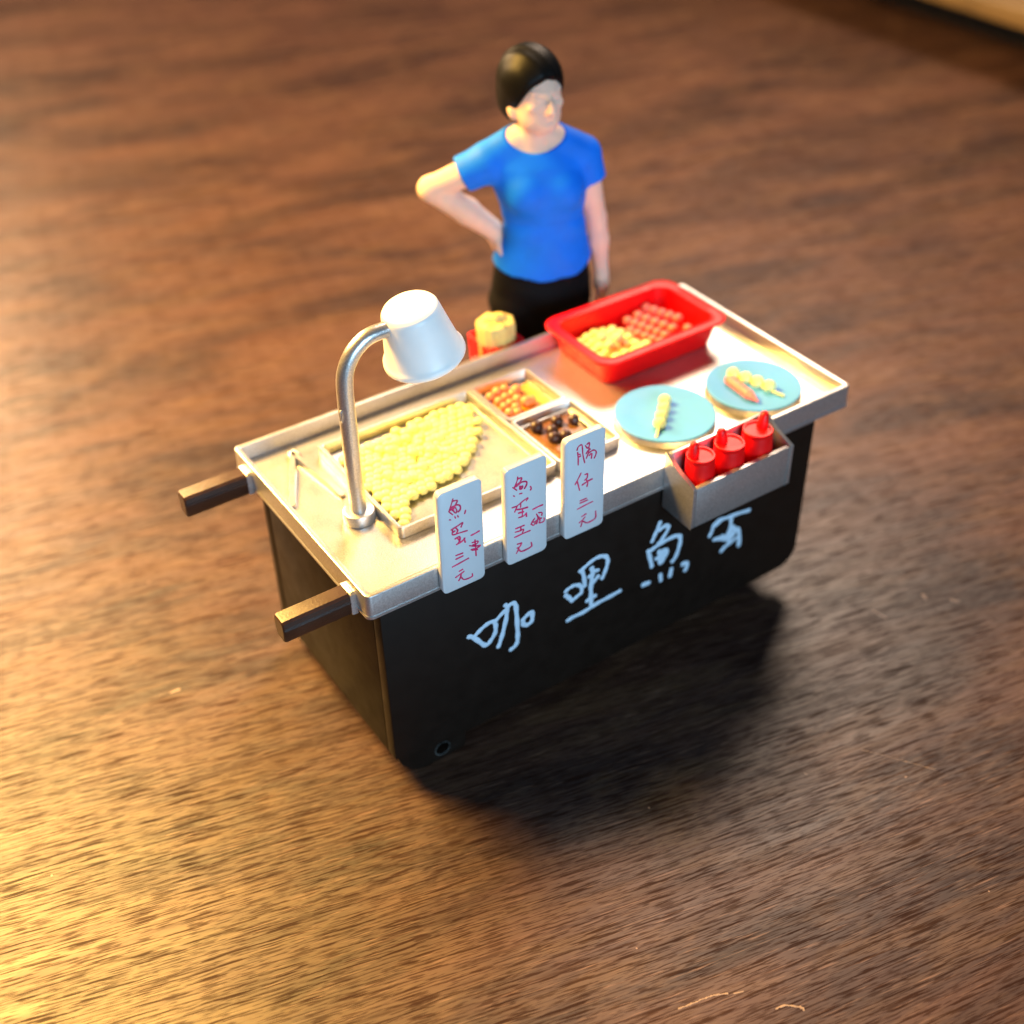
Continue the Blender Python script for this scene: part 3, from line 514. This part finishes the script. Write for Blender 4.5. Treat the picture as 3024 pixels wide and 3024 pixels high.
# ------------------------------------------------------------------ skewer cup behind the counter
cp = thing('red_cup', 'square red cup behind the counter rim, filled with bamboo sticks', 'cup', (5.76, 5.26, -.70))
obj('cup_wall', dish([(-.33, .33, -.36, .36, .03, 0), (-.37, .37, -.40, .40, .05, .1), (-.40, .40, -.42, .42, .05, .64), (-.385, .385, -.405, .405, .04, .655), (-.34, .34, -.36, .36, .03, .65), (-.30, .30, -.32, .32, .02, .12)], 4), 'red', cp, ang=30)
bd = thing('stick_bundle', 'bundle of pale yellow bamboo sticks standing in the red cup', 'stick bundle', (5.72, 5.20, -.58))
me = None
hexr = [(0, 0)] + [(.175 * math.cos(rad(60 * k + 12)), .175 * math.sin(rad(60 * k + 12))) for k in range(6)] + [(.335 * math.cos(rad(30 * k + 27)), .335 * math.sin(rad(30 * k + 27))) for k in range(12)]
for i, (x, y) in enumerate(hexr):
    x *= .82; y *= .74
    h = .96 + random.uniform(-.09, .12) - (.10 if i > 6 else 0)
    s_ = lathe([(.10, 0), (.118, .3), (.124, h - .08), (.108, h - .03), (.06, h), (0, h)], 6)
    o = obj('stick', s_, 'stick', bd, ang=40); o.location = (x * .97, y * .97, .0); o.rotation_euler = (0, 0, random.random() * 6)
obj('wrapper_band', lathe([(.30, .12), (.33, .16), (.36, .5), (.375, .84), (.355, .90), (.29, .92)], 8), 'stick', bd, ang=20).scale = (1.08, .98, 1)

# ------------------------------------------------------------------ far board in the corner
fb = thing('board', 'tan wooden shelf edge in the far right corner, raised over its dark shadow', 'shelf', (42.0, 12, GZ))
obj('shelf_board', box(-7.9, 30, -34, 42, 2.0, 2.7), 'tan', fb, bevel=.1)
obj('support', box(-4, -2.5, -33, 41, .0, 2.0), 'dark', fb)  # its near-black colour stands in for the shade beneath the shelf
# ------------------------------------------------------------------ figurine (implicit surfaces)
import openvdb as vdb
class Field:
    def __init__(s, lo, hi, h):
        s.lo = np.array(lo, float); s.h = h
        n = [int((b - a) / h) + 1 for a, b in zip(lo, hi)]
        s.x = (lo[0] + np.arange(n[0]) * h).astype(np.float32)[:, None, None]
        s.y = (lo[1] + np.arange(n[1]) * h).astype(np.float32)[None, :, None]
        s.z = (lo[2] + np.arange(n[2]) * h).astype(np.float32)[None, None, :]
        s.shape = tuple(n)
    def cap(s, a, b, ra, rb):
        a = np.array(a, float); b = np.array(b, float); d = b - a; L2 = float(d @ d)
        px, py, pz = s.x - a[0], s.y - a[1], s.z - a[2]
        t = np.clip((px * d[0] + py * d[1] + pz * d[2]) / L2, 0, 1)
        return np.sqrt((px - t * d[0]) ** 2 + (py - t * d[1]) ** 2 + (pz - t * d[2]) ** 2) - (ra + (rb - ra) * t)
    def ell(s, c, r, rz=0):
        px, py, pz = s.x - c[0], s.y - c[1], s.z - c[2]
        ca, sa = math.cos(rz), math.sin(rz); qx = px * ca + py * sa; qy = -px * sa + py * ca
        k = np.sqrt((qx / r[0]) ** 2 + (qy / r[1]) ** 2 + (pz / r[2]) ** 2)
        return (k - 1) * min(r)
    def torso(s, table):
        t = np.array(table, float); z = s.z.ravel()
        W, D, cx, cy = (np.interp(z, t[:, 0], t[:, i]).astype(np.float32)[None, None, :] for i in (1, 2, 3, 4))
        k = np.sqrt(((s.x - cx) / W) ** 2 + ((s.y - cy) / D) ** 2)
        return (k - 1) * np.minimum(W, D)
    def mesh(s, f, name, mat, parent):
        g = vdb.FloatGrid(1.0); g.copyFromArray(np.ascontiguousarray(f + np.zeros(s.shape), dtype=np.float32))
        p, tr, q = g.convertToPolygons(isovalue=0.0)
        me = bpy.data.meshes.new(name); me.from_pydata((p * s.h + s.lo).tolist(), [], tr.tolist() + q.tolist()); me.validate()
        bm = bmesh.new(); bm.from_mesh(me)
        bmesh.ops.smooth_vert(bm, verts=bm.verts, factor=.5, use_axis_x=True, use_axis_y=True, use_axis_z=True)
        bmesh.ops.recalc_face_normals(bm, faces=bm.faces); bm.to_mesh(me); bm.free()
        me.materials.append(M[mat])
        for pl in me.polygons: pl.use_smooth = True
        return put(bpy.data.objects.new(name, me), parent)
def smin(a, b, k):
    h = np.clip(.5 + .5 * (b - a) / k, 0, 1); return b + (a - b) * h - k * h * (1 - h)
def U(k, *fs):
    r = fs[0]
    for f in fs[1:]: r = smin(r, f, k)
    return r
fig = thing('person', 'figurine of a person in blue T-shirt and black trousers, hand on hip, behind the cart', 'person', (7.5, 6.1, GZ), rad(-22))
F = Field((-2.75, -1.1, -.02), (1.75, 1.3, 9.4), .034)
TT = [(3.8, .80, .52, -.08, 0), (4.2, .94, .62, -.1, .02), (4.6, .94, .62, -.08, .02), (5.1, .85, .54, -.03, 0), (5.6, .75, .46, -.01, -.02), (6.0, .73, .45, -.02, -.02), (6.4, .79, .50, -.05, -.04), (6.8, .86, .52, -.12, -.02), (7.1, .92, .46, -.16, .02), (7.35, .88, .34, -.17, .06), (7.55, .62, .26, -.17, .08), (7.7, .35, .2, -.17, .1), (9.5, .3, .2, -.17, .1)]
torso = F.torso(TT); torso = np.maximum(torso, F.z - 7.62); torso = np.maximum(torso, 3.7 - F.z)
bust = U(.18, F.ell((-.42, -.36, 6.62), (.32, .28, .32)), F.ell((.28, -.36, 6.60), (.32, .28, .32)))
trap = U(.2, F.cap((-.17, .12, 7.75), (-1.08, .05, 7.22), .2, .26), F.cap((-.17, .12, 7.75), (.76, .05, 7.18), .2, .26))
core = U(.16, torso, bust, trap)
neck = F.cap((-.17, .10, 7.2), (-.17, -.02, 8.2), .33, .29)
SR, ER, WR = (-1.12, .05, 7.12), (-2.17, .22, 6.66), (-1.02, .18, 5.72)
SL, EL, WL = (.80, .05, 7.08), (1.08, .10, 5.75), (1.17, -.06, 4.62)
armR = U(.08, F.cap(SR, ER, .28, .235), F.cap(ER, (-1.5, .2, 6.14), .25, .26), F.cap((-1.5, .2, 6.14), WR, .26, .21))
armL = U(.08, F.cap(SL, EL, .27, .20), F.cap(EL, (1.12, .02, 5.3), .205, .20), F.cap((1.12, .02, 5.3), WL, .20, .14))
handR = U(.05, F.cap(WR, (-.86, .12, 5.42), .17, .19), F.cap((-.86, .12, 5.42), (-.80, .2, 5.25), .17, .14))
for k, (dz, ln) in enumerate(((.12, .42), (.02, .5), (-.08, .46), (-.17, .36))):
    b = (-.84, .22, 5.40 + dz); m_ = (-.76, .22 + ln * .55, 5.36 + dz); e = (-.58, .22 + ln, 5.34 + dz * .9)
    handR = U(.03, handR, F.cap(b, m_, .068, .062), F.cap(m_, e, .062, .05))
handR = U(.04, handR, F.cap((-.95, .06, 5.6), (-.93, -.10, 5.42), .075, .06), F.cap((-.93, -.10, 5.42), (-.88, -.2, 5.3), .06, .048))
handL = U(.05, F.cap(WL, (1.17, -.10, 4.34), .15, .17), F.cap((1.17, -.18, 4.38), (1.17, -.22, 4.18), .11, .10), F.cap((1.17, .0, 4.38), (1.17, -.02, 4.18), .11, .10))
for k, (dy, ln) in enumerate(((-.26, .42), (-.15, .48), (-.04, .45), (.06, .35))):
    b = (1.19, dy, 4.18); m_ = (1.17, dy - .03, 4.18 - ln * .55); e = (1.09, dy - .04, 4.18 - ln)
    handL = U(.025, handL, F.cap(b, m_, .062, .057), F.cap(m_, e, .057, .045))
handL = U(.04, handL, F.cap((1.12, -.22, 4.42), (1.02, -.38, 4.22), .07, .058), F.cap((1.02, -.38, 4.22), (.99, -.42, 4.05), .058, .045))
legs = None
for sx, s_ in ((-.54, -1), (.38, 1)):
    l_ = U(.12, F.cap((sx, .02, 4.1), (sx + .03 * s_, -.04, 2.3), .53, .34), F.cap((sx + .03 * s_, -.04, 2.3), (sx + .04 * s_, .06, 1.7), .33, .32), F.cap((sx + .04 * s_, .06, 1.7), (sx + .04 * s_, .08, .35), .31, .19))
    legs = l_ if legs is None else smin(legs, l_, .06)
feet = None
for sx in (-.58, .42):
    f_ = U(.08, F.ell((sx, .08, .16), (.2, .24, .16)), F.ell((sx, -.28, .13), (.22, .42, .13)))
    feet = f_ if feet is None else np.minimum(feet, f_)
# head, turned towards the right of the picture
HZ = rad(20); HC = np.array((-.20, .02, 8.44))
def hp(x, y, z):
    ca, sa = math.cos(HZ), math.sin(HZ); return (HC[0] + x * ca - y * sa, HC[1] + x * sa + y * ca, HC[2] + z)
F2 = F
skull = U(.14, F.ell(hp(0, .08, .14), (.50, .60, .60), HZ), F.ell(hp(0, -.12, -.16), (.43, .46, .52), HZ), F.ell(hp(0, -.30, -.52), (.23, .24, .17), HZ), F.ell(hp(0, -.22, -.38), (.36, .34, .26), HZ))
face = U(.05, skull, F.cap(hp(0, -.555, .06), hp(0, -.66, -.19), .045, .085), F.ell(hp(-.065, -.60, -.215), (.06, .07, .05), HZ), F.ell(hp(.065, -.60, -.215), (.06, .07, .05), HZ))
face = U(.05, face, F.cap(hp(-.28, -.44, .14), hp(-.08, -.53, .11), .05, .045), F.cap(hp(.28, -.44, .14), hp(.08, -.53, .11), .05, .045),
         F.ell(hp(-.24, -.42, -.13), (.14, .10, .10), HZ), F.ell(hp(.24, -.42, -.13), (.14, .10, .10), HZ))
eyes = np.minimum(F.ell(hp(-.19, -.58, .02), (.13, .09, .055), HZ), F.ell(hp(.19, -.58, .02), (.13, .09, .055), HZ))
face = -smin(-face, eyes, .08)
lid = np.minimum(F.ell(hp(-.185, -.475, .015), (.10, .06, .045), HZ), F.ell(hp(.185, -.475, .015), (.10, .06, .045), HZ))
face = U(.02, face, lid)
lips = U(.03, F.cap(hp(-.12, -.50, -.365), hp(0, -.545, -.35), .022, .036), F.cap(hp(.12, -.50, -.365), hp(0, -.545, -.35), .022, .036), F.cap(hp(-.08, -.50, -.425), hp(.08, -.50, -.425), .034, .034))
face = U(.025, face, lips)
mouth = F.cap(hp(-.11, -.585, -.393), hp(.11, -.585, -.393), .024, .024); face = np.maximum(face, -mouth)
ears = U(.04, F.ell(hp(-.455, .04, -.26), (.065, .11, .15), HZ), F.ell(hp(-.43, .0, -.37), (.05, .07, .08), HZ)); ears = np.minimum(ears, F.ell(hp(.455, .04, -.26), (.065, .11, .15), HZ))
face = U(.05, face, ears)
body = U(.09, core, neck, legs)
body = U(.12, body, armR, armL); body = U(.05, body, handR, handL); body = U(.07, body, face); body = np.minimum(body, feet)
F.mesh(body, 'body', 'skin', fig)
# hair
hh = U(.10, F.ell(hp(0, .10, .17), (.585, .70, .665), HZ), F.ell(hp(0, .28, -.15), (.55, .46, .52), HZ))
ca, sa = math.cos(HZ), math.sin(HZ)
px, py, pz = F.x - HC[0], F.y - HC[1], F.z - HC[2]; qy = -px * sa + py * ca; qx = px * ca + py * sa
cut = (-.44 - 1.55 * (qy - .02) - .10 * np.abs(qx) - pz) * .5
hair = -smin(-hh, -cut, .05)
hair = np.maximum(hair, (-.62 - pz)); hair = hair + .006 * np.sin(qx * 26 + qy * 9)
F.mesh(hair, 'hair', 'hair', fig)
# shirt
tz = np.where(F.z < 6.0, .03 + .10 * np.clip((6.0 - F.z) / 1.3, 0, 1), .045)
sc = core - tz
slR = F.cap(SR, (-1.75, .15, 6.85), .37, .35); slL = F.cap(SL, (.97, .07, 6.45), .335, .31)
dR = np.array(ER) - np.array(SR); dR /= np.linalg.norm(dR); dL = np.array(EL) - np.array(SL); dL /= np.linalg.norm(dL)
def plane(p, d): return (F.x - p[0]) * d[0] + (F.y - p[1]) * d[1] + (F.z - p[2]) * d[2]
slR = np.maximum(slR, plane((-1.58, .12, 6.94), (-.86, .1, -.42)) / .96); slL = np.maximum(slL, plane((.95, .07, 6.60), (.25, 0, -.95)))
shirt = U(.12, sc, slR, slL)
wr = .016 * np.sin(F.x * 5 + F.z * 7 + 2 * np.sin(F.z * 2.0)) * np.clip((6.6 - F.z) / 1.0, 0, 1) + .014 * np.sin(F.z * 9 - F.x * 6) * np.clip(1 - np.abs(F.z - 5.8) / .5, 0, 1)
shirt = shirt + wr
hem = 4.86 + .17 * (F.x / .9) ** 2 + .018 * np.sin(F.x * 9)
shirt = np.maximum(shirt, (hem - F.z) * .97)
shirt = -smin(-shirt, F.ell((-.17, -.22, 7.88), (.66, .62, .52)), .02)
F.mesh(shirt, 'shirt', 'shirt', fig)
# trousers and shoes
tr = U(.10, np.maximum(core - .05, F.z - 5.15), legs - .06)
tr = np.maximum(tr, .26 - F.z); tr = np.maximum(tr, F.z - 5.2); tr = tr + .012 * np.sin(F.z * 7 + F.x * 5)
F.mesh(tr, 'trousers', 'trousers', fig)
F.mesh(np.minimum(feet - .035, 9), 'shoe', 'trousers', fig)
